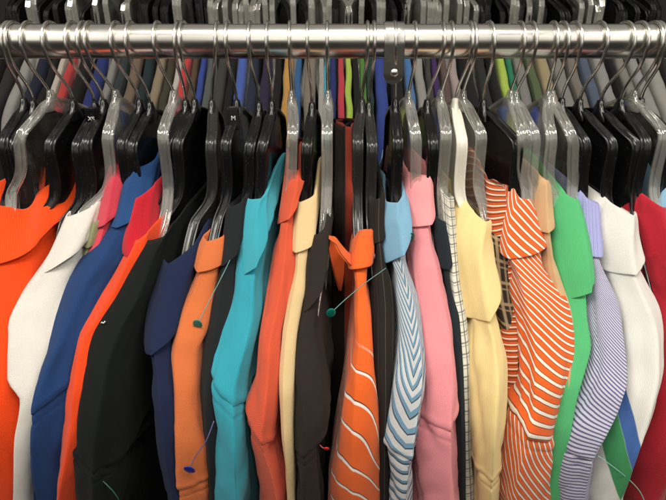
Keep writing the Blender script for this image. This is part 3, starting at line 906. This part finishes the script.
def hanger_body(Xs, lift=0.0, hw=0.0058, web=0.0012, n=44, soff=0.0):
    """I-section hanger: a flange along the top outline, a thin web below it, a rib along the bottom"""
    top = dense([(s + soff * sstep(0.08, 0.2, s), z + lift * (1 - sstep(0.06, 0.12, s))) for s, z in HPATH], n)

    def low(s, z):
        return min(-0.158, z - 0.048 + 0.0 * s) if s < 0.09 else z - 0.044
    parts = []
    for sgn in (1, -1):
        V, Fc = [], []
        # flange cross-section: 8-gon-ish bar, w x th
        sec = [(-1, 0.0), (-0.97, 0.0010), (-0.84, 0.0017), (-0.66, 0.0017), (-0.54, 0.0011), (-0.42, 0.0003), (0.42, 0.0003), (0.54, 0.0011), (0.66, 0.0017), (0.84, 0.0017), (0.97, 0.0010), (1, 0.0), (0.9, -0.0018), (0.25, -0.0024), (-0.25, -0.0024), (-0.9, -0.0018)]
        for i, (s, z) in enumerate(top):
            a, b = top[min(i + 1, n - 1)], top[max(i - 1, 0)]
            ds, dz = a[0] - b[0], a[1] - b[1]
            L = math.hypot(ds, dz)
            ns, nz = -dz / L, ds / L
            if ns < 0 and nz < 0:
                ns, nz = -ns, -nz
            w = hw * (1.0 - 0.35 * sstep(0.17, 0.2, s)) * (0.75 + 0.25 * sstep(0.0, 0.03, s))
            for t, h in sec:
                V.append((Xs(sgn * s) + t * w, -sgn * (s + ns * h), RZ + z + nz * h))
        m = len(sec)
        for i in range(n - 1):
            for k in range(m):
                a, b = i * m + k, i * m + (k + 1) % m
                Fc.append((a, b, b + m, a + m))
        Fc.append(tuple(range((n - 1) * m, n * m)))
        parts.append((V, Fc))
        # web
        V, Fc = [], []
        for i, (s, z) in enumerate(top):
            zl = low(s, z)
            for q in (0, 0.34, 0.67, 1):
                for sd in (-1, 1):
                    V.append((Xs(sgn * s) + sd * web, -sgn * s * (1 - 0.012 * q), RZ + lerp(z - 0.001, zl, q)))
        for i in range(n - 1):
            for q in range(3):
                for sd in (0, 1):
                    a = i * 8 + q * 2 + sd
                    Fc.append((a, a + 2, a + 10, a + 8))
        parts.append((V, Fc))
        # bottom rib
        V, Fc = [], []
        for i, (s, z) in enumerate(top):
            zl = low(s, z)
            for t, h in ((-1, 0), (-1, -0.003), (1, -0.003), (1, 0)):
                V.append((Xs(sgn * s) + t * hw * 0.62, -sgn * s * 0.988, RZ + zl + h + 0.001))
        for i in range(n - 1):
            for k in range(4):
                a, b = i * 4 + k, i * 4 + (k + 1) % 4
                Fc.append((a, b, b + 4, a + 4))
        Fc.append(tuple(range((n - 1) * 4, n * 4)))
        parts.append((V, Fc))
    # neck boss round the hook
    V, Fc = [], []
    rings = [(-0.0600, 0.0024, 0.003), (-0.0605, 0.0032, 0.0042), (-0.064, 0.0037, 0.0055), (-0.068, 0.0043, 0.0090), (-0.074, 0.0050, 0.0160), (-0.080, 0.0040, 0.018)]
    for z, a, b in rings:
        for k in range(14):
            t = 2 * math.pi * k / 14
            V.append((Xs(0) + a * math.cos(t), b * math.sin(t), RZ + z + lift))
    for i in range(len(rings) - 1):
        for k in range(14):
            a, b = i * 14 + k, i * 14 + (k + 1) % 14
            Fc.append((a, a + 14, b + 14, b))
    Fc.append(tuple(range(14)))
    parts.append((V, Fc))
    global WEB_FACES
    WEB_FACES = []
    o = 0
    for i, (v, f) in enumerate(parts):
        if i in (1, 4):
            WEB_FACES += range(o, o + len(f))
        o += len(f)
    return merge(*parts)


def hook_path(Xr, Xn, yaw, zend=-0.066, r=0.0210):
    zc = 0.0163 - r
    pts = []
    for i in range(30):
        th = math.radians(lerp(218, -14, i / 29))
        pts.append((r * math.cos(th), zc + r * math.sin(th)))
    a = pts[-1]
    c1 = (a[0] - 0.0012, a[1] - 0.020); c2 = (0.001, -0.040); e = (0.0, -0.056)
    for i in range(1, 15):
        t = i / 14
        q = [(1 - t)**3 * a[k] + 3 * (1 - t)**2 * t * c1[k] + 3 * (1 - t) * t * t * c2[k] + t**3 * e[k] for k in (0, 1)]
        pts.append(tuple(q))
    pts.append((0, zend))
    out = []
    for s, z in pts:
        k = sstep(-0.066, 0.0, z)
        x = lerp(Xn, Xr, k) + yaw * (s - 0.0205 * k)
        out.append(Vector((x, -s, RZ + z)))
    return out


MATK = {'black': M_BLACK, 'smoke': M_SMOKE, 'clear': M_CLEAR, 'smokeclear': M_CLEAR2, 'white': M_WHITE}
HROOT = {}
for ring, neck, corner, kind, arm, gid, label in HANG:
    rnd = random.Random(ring * 31 + neck)
    lift = 0.010 if kind in ('clear', 'smokeclear') else rnd.uniform(-0.003, 0.002)
    Xn = neckX(neck)
    Xc = X_of(corner, 0.056, -0.092 + lift)
    Xr = X_of(ring, 0.0205, 0.0)
    g = GARMENTS[gid]
    pts = [(0.0, Xn), (0.056, Xc)]
    if arm:
        cand = min(((abs(py_of(s, z) - arm[1]), s, z) for s, z in dense(HPATH, 120)))
        pts.append((max(cand[1], 0.061), X_of(arm[0], cand[1], cand[2])))
    # further out the arm lies inside its garment
    zt = -0.236
    s2, Xg, _ = g.edge(zt)
    t = 0.17 / max(s2, 0.17)
    pts.append((0.17, lerp(g.X0, Xg, t)))
    pts.append((0.21, lerp(g.X0, Xg, 0.21 / max(s2, 0.21))))
    near = pchip([p[0] for p in pts], [p[1] for p in pts])
    Xs = lambda s, near=near, Xn=Xn, Xc=Xc: near(s) if s >= 0 else Xn + (Xc - Xn) * max(-1.0, s / 0.056) * 0.8
    root = thing('clothes_hanger', label, 'hanger', (Xn, 0, RZ - 0.06), 'hangers on the front rail')
    so = next(q for q in SPECS if q['id'] == gid).get('soff', 0.0)
    V, Fc = hanger_body(Xs, lift, soff=so * 0.8, web=0.0010 if kind in ('clear', 'smokeclear') else 0.0013)
    b = mesh_obj('hanger_body', V, Fc, MATK[kind], root, smooth=True)
    if kind in ('clear', 'smokeclear'):
        b.data.materials.append(M_WEB)
        for q in WEB_FACES:
            b.data.polygons[q].material_index = 1
    mod = b.modifiers.new('edge', 'EDGE_SPLIT'); mod.split_angle = math.radians(50)
    yaw = (Xc - Xn) / 0.056 * 0.5
    V, Fc = tube(hook_path(Xr, Xn, yaw * 0.4, zend=-0.066 + lift), 0.0017, 10)
    mesh_obj('hook', V, Fc, M_STEEL, root)
    HROOT[label] = (root, Xs)

# ------------------------------------------------------------------ printed size marks
def text_mesh(name, body, size, mat, parent, origin, xdir, ydir, extrude=0.0002):
    cu = bpy.data.curves.new(name, 'FONT')
    cu.body = body; cu.size = size; cu.align_x = 'CENTER'; cu.align_y = 'CENTER'; cu.extrude = extrude; cu.offset = size * 0.012
    tmp = bpy.data.objects.new(name, cu)
    COL.objects.link(tmp)
    bpy.context.view_layer.update()
    me = bpy.data.meshes.new_from_object(tmp.evaluated_get(bpy.context.evaluated_depsgraph_get()))
    bpy.data.objects.remove(tmp)
    xd, yd = xdir.normalized(), ydir.normalized()
    zd = xd.cross(yd).normalized(); yd = zd.cross(xd)
    for v in me.vertices:
        v.co = origin + xd * v.co.x + yd * v.co.y + zd * v.co.z
    me.materials.clear(); me.materials.append(mat)
    return link(bpy.data.objects.new(name, me), parent)


def rbox(cx, cy, cz, hx, hy, hz, bev=0.0012):
    bm = bmesh.new()
    bmesh.ops.create_cube(bm, size=1)
    for v in bm.verts:
        v.co = Vector((cx + v.co.x * 2 * hx, cy + v.co.y * 2 * hy, cz + v.co.z * 2 * hz))
    bmesh.ops.bevel(bm, geom=list(bm.edges), offset=bev, segments=2, affect='EDGES')
    return bm


rt, Xs = HROOT['black plastic hanger with a size block marked M on its neck']
c = P(234.5, 118, 0.026)
blk = bm_obj('size_block', rbox(c.x, c.y, c.z, 0.0062, 0.006, 0.0112), M_SMOKE, rt)
text_mesh('size_letter', 'M', 0.0062, M_INK, blk, Vector((c.x, c.y - 0.0062, c.z + 0.0012)), Vector((1, 0, 0)), Vector((0, 0, 1)))
rt, Xs = HROOT['black plastic hanger marked XS in white at its neck']
c = P(93.5, 117.5, 0.018)
blk = bm_obj('size_block', rbox(c.x, c.y, c.z, 0.0062, 0.006, 0.0100), M_BLACK, rt)
text_mesh('size_letter', 'XS', 0.0058, M_INK, blk, Vector((c.x + 0.0002, c.y - 0.0062, c.z)), Vector((1, 0, -0.08)), Vector((0.05, 0, 1)))

# ------------------------------------------------------------------ tag pins on the clothes
def pin(gid, px, py, rgb, thread, size=(0.0042, 0.0062), lift=0.005, trgb=None):
    sh = GARMENTS[gid]; root = obj_named(gid)
    c = point_on(sh, px, py, lift)
    bm = bmesh.new()
    bmesh.ops.create_uvsphere(bm, u_segments=18, v_segments=10, radius=1)
    rot = random.Random(px).uniform(-0.3, 0.3)
    for v in bm.verts:
        x, y, z = v.co.x * size[0], v.co.y * 0.0011, v.co.z * size[1]
        v.co = c + Vector((x * math.cos(rot) + z * math.sin(rot), y - z * 0.35, z * math.cos(rot) - x * math.sin(rot)))
    N = simple('tag_pin_' + gid, rgb, 0.4)
    o = bm_obj('tag_pin', bm, N, root, True)
    pts = [c] + [point_on(sh, x, y, l) if l is not None else P(x, y, 0.14) for x, y, l in thread]
    n = len(pts)
    f = [pchip([i / (n - 1) for i in range(n)], [p[k] for p in pts]) for k in range(3)]
    path = [Vector((f[0](t / 24), f[1](t / 24), f[2](t / 24))) for t in range(25)]
    V, Fc = tube(path, 0.00042, 6)
    mesh_obj('tag_thread', V, Fc, simple('tag_thread_' + gid, trgb or tuple(lerp(x, 0.35, 0.35) for x in rgb), 0.35), o)


TEAL = (0.0, 0.30, 0.24)
pin('salmon', 197.5, 321, TEAL, [(208, 300, 0.006), (222, 272, 0.008), (230, 258, 0.004)])
pin('swoosh', 331, 308, TEAL, [(345, 294, 0.010), (366, 276, 0.012), (386, 263, 0.010)], lift=0.008)
pin('pink', 411.5, 235, (0.0, 0.16, 0.09), [(408, 243, 0.006), (402, 252, 0.006)], size=(0.0028, 0.006))
pin('brown', 326.5, 444, (0.65, 0.02, 0.02), [(323, 446, 0.002), (320, 447, -0.002)], size=(0.0024, 0.0024))
pin('whiteblock', 648, 497, (0.0, 0.27, 0.26), [(640, 480, 0.012), (622, 464, 0.010), (598, 452, 0.004)], lift=0.014, trgb=(0.25, 0.5, 0.42))
# a second pin on the salmon polo
pin('salmon', 189.5, 465, (0.01, 0.03, 0.36), [(196, 450, 0.006), (206, 432, 0.010), (214, 414, 0.008)], size=(0.0040, 0.0068))

# small embroidered mark and a loose thread on the black shirt
sh = GARMENTS['black']; root = obj_named('black')
c = point_on(sh, 103, 320, 0.004)
V, Fc = tube([c + Vector((-0.003, 0, -0.0012)) * 0.62, c + Vector((-0.001, -0.001, 0.0012)) * 0.62, c + Vector((0.001, -0.001, -0.0006)) * 0.62, c + Vector((0.0035, 0, 0.0024)) * 0.62], 0.0006, 6)
mesh_obj('embroidered_mark', V, Fc, M_INK, root)
path = [point_on(sh, x, y, l) for x, y, l in ((100, 478, 0.001), (106, 480, 0.004), (113, 486, 0.005), (118, 494, 0.004), (120, 502, 0.002))]
V, Fc = tube(path, 0.0005, 6)
mesh_obj('loose_thread', V, Fc, simple('green_thread', (0.03, 0.12, 0.10), 0.5), root)

# ------------------------------------------------------------------ chrome rail with its bracket
bm = bmesh.new()
bmesh.ops.create_cone(bm, cap_ends=True, segments=96, radius1=0.0165, radius2=0.0165, depth=1.9)
for v in bm.verts:
    v.co = Vector((v.co.z, v.co.x, v.co.y)) + Vector((0, 0, RZ - 0.002))
rail = bm_obj('clothes_rail', bm, M_CHROME, None, True)
rail.modifiers.new('edge', 'EDGE_SPLIT').split_angle = math.radians(40)
tag(rail, 'round chrome rail running across the picture carrying all the front hangers', 'rail')

bx = X_of(395, 0.018, 0.0)
prof = []
for i in range(25):
    th = math.radians(lerp(150, 8, i / 24))
    prof.append((0.0172 * math.cos(th), 0.0172 * math.sin(th) - 0.002))
z = prof[-1][1]
zb = -0.0415
hw = 0.0100
while z > zb:
    z -= 0.002
    prof.append((0.0174, max(z, zb)))
V, Fc = [], []
for s, z in prof:
    w = hw
    dzb = z - (zb + hw)
    if dzb < 0:
        w = max(0.0008, math.sqrt(max(0, hw * hw - dzb * dzb)))
    L = math.hypot(s, z) if z > 0 else 1
    ns, nz = (s / L, z / L) if z > 0 else (1, 0)
    for t in (-1, -0.9, 0.9, 1):
        d = 0.0016 if abs(t) < 1 else 0.0010
        V.append((bx + t * w, -(s + ns * d), RZ + z + nz * d))
    for t in (1, -1):
        V.append((bx + t * w, -s, RZ + z))
for i in range(len(prof) - 1):
    for k in range(6):
        a, b = i * 6 + k, i * 6 + (k + 1) % 6
        Fc.append((a, b, b + 6, a + 6))
Fc.append(tuple(range((len(prof) - 1) * 6, len(prof) * 6)))
brk = mesh_obj('bracket', V, Fc, M_PLATE, rail)
brk.modifiers.new('edge', 'EDGE_SPLIT').split_angle = math.radians(35)
bm = bmesh.new()
bmesh.ops.create_uvsphere(bm, u_segments=20, v_segments=12, radius=0.0040)
sc = Vector((bx + 0.0008, -0.0190, RZ - 0.0300))
for v in bm.verts:
    v.co = Vector((v.co.x, v.co.y * 0.55, v.co.z)) + sc
screw = bm_obj('screw', bm, M_CHROME, brk, True)

# ------------------------------------------------------------------ the back row: shirts and hangers on a second rail
YB, ZB = 0.56, 0.10          # behind and above the front rail
def py_far(s, z):
    return CY + F * math.tan(math.atan2(CH - (z + ZB), DH + YB - s) - PITCH)


def Xfar(px, s, z):
    return (px - CX) / F * ((DH + YB - s) * CP + (CH - z - ZB) * SP)


FAR = [(-20, -4, 'black', (0.012, 0.012, 0.013)), (-4, 12, 'charcoal', (0.03, 0.03, 0.032)), (12, 26, 'pale grey', (0.36, 0.36, 0.37)), (26, 42, 'navy', (0.012, 0.018, 0.05)),
       (42, 52, 'black', (0.012, 0.012, 0.013)), (52, 59, 'off white', (0.55, 0.50, 0.42)), (59, 70, 'red', (0.55, 0.02, 0.02)), (70, 86, 'black', (0.012, 0.012, 0.013)),
       (86, 103, 'royal blue', (0.015, 0.03, 0.19)), (103, 113, 'grey', (0.27, 0.27, 0.28)), (113, 124, 'dark slate', (0.035, 0.05, 0.06)), (124, 138, 'light brown', (0.20, 0.14, 0.09)),
       (138, 150, 'dark teal', (0.015, 0.035, 0.045)), (150, 162, 'tan', (0.30, 0.23, 0.14)), (162, 172, 'dark olive', (0.06, 0.055, 0.035)), (172, 178, 'white', (0.6, 0.57, 0.5)),
       (178, 188, 'bright red', (0.62, 0.02, 0.025)), (188, 196, 'brown', (0.12, 0.07, 0.045)), (196, 204, 'cobalt', (0.02, 0.06, 0.35)), (204, 213, 'slate grey', (0.11, 0.13, 0.14)),
       (213, 226, 'dark grey', (0.06, 0.06, 0.06)), (226, 234, 'black', (0.012, 0.012, 0.013)), (234, 246, 'bright blue', (0.03, 0.11, 0.52)), (246, 258, 'midnight blue', (0.018, 0.03, 0.07)),
       (258, 272, 'deep purple', (0.03, 0.022, 0.075)), (272, 281, 'black', (0.012, 0.012, 0.013)), (281, 294, 'mustard', (0.60, 0.30, 0.03)), (294, 302, 'azure', (0.02, 0.13, 0.34)),
       (302, 318, 'taupe', (0.25, 0.22, 0.18)), (318, 325, 'light grey', (0.42, 0.42, 0.40)), (325, 329, 'cyan', (0.02, 0.38, 0.52)), (329, 337, 'royal blue', (0.02, 0.06, 0.40)),
       (337, 345, 'scarlet', (0.62, 0.015, 0.05)), (345, 353, 'lime', (0.45, 0.66, 0.04)), (353, 360, 'black', (0.012, 0.012, 0.013)), (360, 366, 'leaf green', (0.08, 0.26, 0.03)),
       (366, 374, 'bottle green', (0.015, 0.06, 0.05)), (374, 389, 'cobalt', (0.025, 0.085, 0.28)), (389, 405, 'black', (0.012, 0.012, 0.013)), (405, 415, 'sky blue', (0.03, 0.19, 0.50)),
       (415, 427, 'pale grey', (0.42, 0.42, 0.40)), (427, 433, 'dark grey', (0.07, 0.07, 0.075)), (433, 441, 'purple', (0.06, 0.02, 0.14)), (441, 450, 'mauve brown', (0.15, 0.09, 0.09)),
       (450, 461, 'pinkish grey', (0.40, 0.32, 0.30)), (461, 478, 'black', (0.012, 0.012, 0.013)), (478, 490, 'charcoal', (0.028, 0.028, 0.03)), (490, 500, 'black', (0.012, 0.012, 0.013)),
       (500, 511, 'lime', (0.30, 0.55, 0.05)), (511, 516, 'emerald', (0.01, 0.25, 0.12)), (516, 530, 'grey', (0.30, 0.30, 0.29)), (530, 541, 'olive', (0.12, 0.17, 0.08)),
       (541, 556, 'khaki', (0.40, 0.32, 0.15)), (556, 571, 'grey', (0.25, 0.25, 0.25)), (571, 584, 'warm grey', (0.23, 0.21, 0.19)), (584, 598, 'slate blue', (0.09, 0.13, 0.20)),
       (598, 614, 'silver grey', (0.34, 0.35, 0.36)), (614, 622, 'black', (0.012, 0.012, 0.013)), (622, 635, 'stone grey', (0.27, 0.27, 0.25)), (635, 650, 'pale grey', (0.38, 0.38, 0.37)),
       (650, 668, 'light grey', (0.44, 0.44, 0.43)), (668, 684, 'charcoal', (0.03, 0.03, 0.03))]
CLEAR_X = [(12, 28), (52, 70), (84, 104), (113, 124), (160, 180), (195, 272), (281, 294), (302, 329), (337, 345), (353, 366), (374, 389), (415, 478), (516, 530), (541, 556), (584, 622)]
FARMAT = {}
seen = set()


def far_loop(z, X, hw, s_n, seed, off=0.0):
    P_ = []
    e = min(hw * 1.2, 0.018, s_n * 0.45)
    for i in range(13):
        a = -math.pi / 2 + math.pi * i / 12
        P_.append((X + (hw + off) * math.sin(a), s_n - e + (e + off) * math.cos(a)))
    for i in range(1, 12):
        P_.append((X + hw * lerp(1, 0.6, i / 12) + off, lerp(s_n - e, -s_n + 0.01, i / 12)))
    for i in range(5):
        a = math.pi / 2 - math.pi * (i + 0.5) / 5
        P_.append((X + (hw * 0.6 + off) * math.sin(a), -s_n + 0.01 - 0.01 * math.cos(a)))
    for i in range(11, 0, -1):
        P_.append((X - hw * lerp(1, 0.6, i / 12) - off, lerp(s_n - e, -s_n + 0.01, i / 12)))
    out = []
    for k, (x, s) in enumerate(P_):
        d = noise.noise((s * 25, z * 8, seed)) * 0.0030 + noise.noise((s * 60, z * 20, seed + 9.0)) * 0.0008
        out.append((x + d, YB - s, RZ + ZB + z + 0.001 * noise.noise((k * 0.4, seed, 1))))
    return out


fprof = pchip([-z for _, z in PROF], [s for s, _ in PROF])
for i, (x0, x1, cname, rgb) in enumerate(FAR):
    xm, wpx = 0.5 * (x0 + x1), (x1 - x0)
    Xm = Xfar(xm, 0.16, -0.213)
    hw = max(0.005, 0.5 * wpx * 1.78e-3 * 0.74)
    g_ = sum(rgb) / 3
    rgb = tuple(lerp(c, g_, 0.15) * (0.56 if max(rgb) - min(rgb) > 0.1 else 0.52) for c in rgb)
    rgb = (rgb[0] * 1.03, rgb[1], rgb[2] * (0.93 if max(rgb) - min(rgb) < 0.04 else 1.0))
    L_ = FAR[i - 1][2] if i else None
    R_ = FAR[i + 1][2] if i + 1 < len(FAR) else None
    if L_ is None:
        lab = f'{cname} shirt in the back row, cut off at the left edge'
    elif R_ is None:
        lab = f'{cname} shirt in the back row, cut off at the right edge'
    else:
        lab = f'{cname} shirt in the back row between {L_} and {R_} ones'
    if lab in seen:
        print('DUP', lab)
    seen.add(lab)
    if cname not in FARMAT:
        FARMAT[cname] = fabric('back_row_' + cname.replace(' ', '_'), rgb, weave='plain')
    rnd = random.Random(i)
    ztop = -0.158 + rnd.uniform(-0.006, 0.006)
    rows = [far_loop(ztop - 0.012, Xm, hw, fprof(-ztop) - 0.004, i, -0.003), far_loop(ztop, Xm, hw, fprof(-ztop), i, -0.001)]
    UV = []
    zz = ztop - 0.003
    while zz > -0.70:
        rows.append(far_loop(zz, Xm, hw * lerp(0.8, 1.0, sstep(0, 0.05, ztop - zz)), fprof(-zz) + rnd.uniform(-0.0004, 0.0004), i))
        zz -= 0.006 if zz > -0.36 else 0.04
    for r in rows:
        for q in r:
            UV.append((q[1] * 1.0 + q[0] * 0.7, q[2]))
    V, Fc = loft(rows)
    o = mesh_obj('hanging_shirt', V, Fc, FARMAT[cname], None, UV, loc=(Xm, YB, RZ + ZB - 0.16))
    tag(o, lab, 'shirt', 'clothes hanging on the back rail')

# one clear and one black hanger, shared by the back row (hook and arms in one small mesh)
def far_hanger_mesh(nm, mat, lift):
    V, Fc = hanger_body(lambda s: 0.0, lift, hw=0.0052, n=26)
    V2, F2 = tube(hook_path(0, 0, 0), 0.0013, 6)
    V, Fc = merge((V, Fc), (V2, F2))
    me = bpy.data.meshes.new(nm)
    me.from_pydata([(v[0], v[1], v[2] - RZ) for v in V], [], Fc)
    me.materials.append(mat)
    if mat is M_CLEAR2:
        me.materials.append(M_WEB)
        for q in WEB_FACES:
            me.polygons[q].material_index = 1
    return me


MESH_FC = far_hanger_mesh('clear_back_hanger', M_CLEAR2, 0.010)
MESH_FB = far_hanger_mesh('black_back_hanger', M_BLACK, 0.0)
for i, (x0, x1, cname, rgb) in enumerate(FAR):
    xm = 0.5 * (x0 + x1)
    clear = any(a <= xm <= b for a, b in CLEAR_X)
    L_ = FAR[i - 1][2] if i else 'frame edge'
    R_ = FAR[i + 1][2] if i + 1 < len(FAR) else 'frame edge'
    rnd = random.Random(i + 900)
    n = 1 + (1 if (x1 - x0) > 10 else 0)
    for j in range(n):
        o = bpy.data.objects.new('clothes_hanger', MESH_FC if clear else MESH_FB)
        COL.objects.link(o)
        Xm = Xfar(xm, 0.16, -0.213) + (0 if n == 1 else (j - 0.5) * 0.010)
        o.location = (Xm + rnd.uniform(-0.005, 0.005), YB, RZ + ZB + rnd.uniform(-0.010, 0.006))
        o.rotation_euler.z = rnd.uniform(-0.30, 0.30)
        kd = 'cloudy clear' if clear else 'black'
        side = '' if n == 1 else ('left ' if j == 0 else 'right ')
        tag(o, f'{side}{kd} back hanger over the {cname} shirt between {L_} and {R_}', 'hanger', 'hangers on the back rail')

bm = bmesh.new()
bmesh.ops.create_cone(bm, cap_ends=True, segments=32, radius1=0.016, radius2=0.016, depth=2.6)
for v in bm.verts:
    v.co = Vector((v.co.z, v.co.x, v.co.y)) + Vector((0, YB, RZ + ZB))
r2 = bm_obj('clothes_rail', bm, M_CHROME, None, True)
tag(r2, 'chrome rail of the back row, just above the picture', 'rail')

# ------------------------------------------------------------------ setting
bm = bmesh.new()
bmesh.ops.create_grid(bm, x_segments=1, y_segments=1, size=6)
fl = bm_obj('floor', bm, M_FLOOR); fl['kind'] = 'structure'
bm = bmesh.new()
bmesh.ops.create_cube(bm, size=1)
for v in bm.verts:
    v.co = Vector((v.co.x * 6, 1.05 + v.co.y * 0.04, 1.1 + v.co.z * 2.2))
backdrop = bm_obj('wall', bm, simple('gap_shade_backdrop', (0.012, 0.011, 0.010), 0.8)); backdrop['kind'] = 'structure'  # dark backdrop sheet, added so the gaps behind the back row read black

# ------------------------------------------------------------------ light: shop ceiling lamps
w = bpy.data.worlds.new('World'); scene.world = w
w.use_nodes = True
bg = w.node_tree.nodes['Background']
wn = w.node_tree
geo = wn.nodes.new('ShaderNodeTexCoord'); sp_ = wn.nodes.new('ShaderNodeSeparateXYZ')
wn.links.new(geo.outputs['Generated'], sp_.inputs[0])
mr = wn.nodes.new('ShaderNodeMapRange'); mr.interpolation_type = 'SMOOTHSTEP'
mr.inputs[1].default_value = -0.12; mr.inputs[2].default_value = 0.35
mr.inputs[3].default_value = 0.02; mr.inputs[4].default_value = 0.31
wn.links.new(sp_.outputs[2], mr.inputs[0])
wn.links.new(mr.outputs[0], bg.inputs[1])
bg.inputs[0].default_value = (1.0, 0.94, 0.83, 1)


def area(name, loc, target, sx, sy, power, col=(1.0, 0.95, 0.86)):
    L = bpy.data.lights.new(name, 'AREA'); L.shape = 'RECTANGLE'; L.size = sx; L.size_y = sy
    L.energy = power; L.color = col
    o = bpy.data.objects.new(name, L); COL.objects.link(o)
    o.location = loc
    d = Vector(target) - Vector(loc)
    o.rotation_euler = d.to_track_quat('-Z', 'Y').to_euler()
    return o


for lx in (-1.5, 0.0, 1.5):
    area('ceiling_lamp', (lx, -0.55, RZ + 1.45), (lx * 0.4, -0.15, RZ), 1.1, 0.3, 24)
    area('ceiling_lamp', (lx * 1.2, -2.2, RZ + 1.4), (lx * 0.4, -0.15, RZ), 1.5, 1.9, 11)

# ------------------------------------------------------------------ camera
cam = bpy.data.cameras.new('camera')
cam.sensor_width = 36; cam.lens = 36 * F / 666
cam.clip_start = 0.02; cam.clip_end = 60
cam.dof.use_dof = True; cam.dof.focus_distance = 0.47; cam.dof.aperture_fstop = 20
co = bpy.data.objects.new('camera', cam); COL.objects.link(co)
co.location = (0, -DH, RZ + CH)
co.rotation_euler = (math.pi / 2 - PITCH, 0, 0)
scene.camera = co

vs = scene.view_settings
vs.view_transform = 'Standard'; vs.look = 'None'; vs.exposure = -0.30; vs.gamma = 1
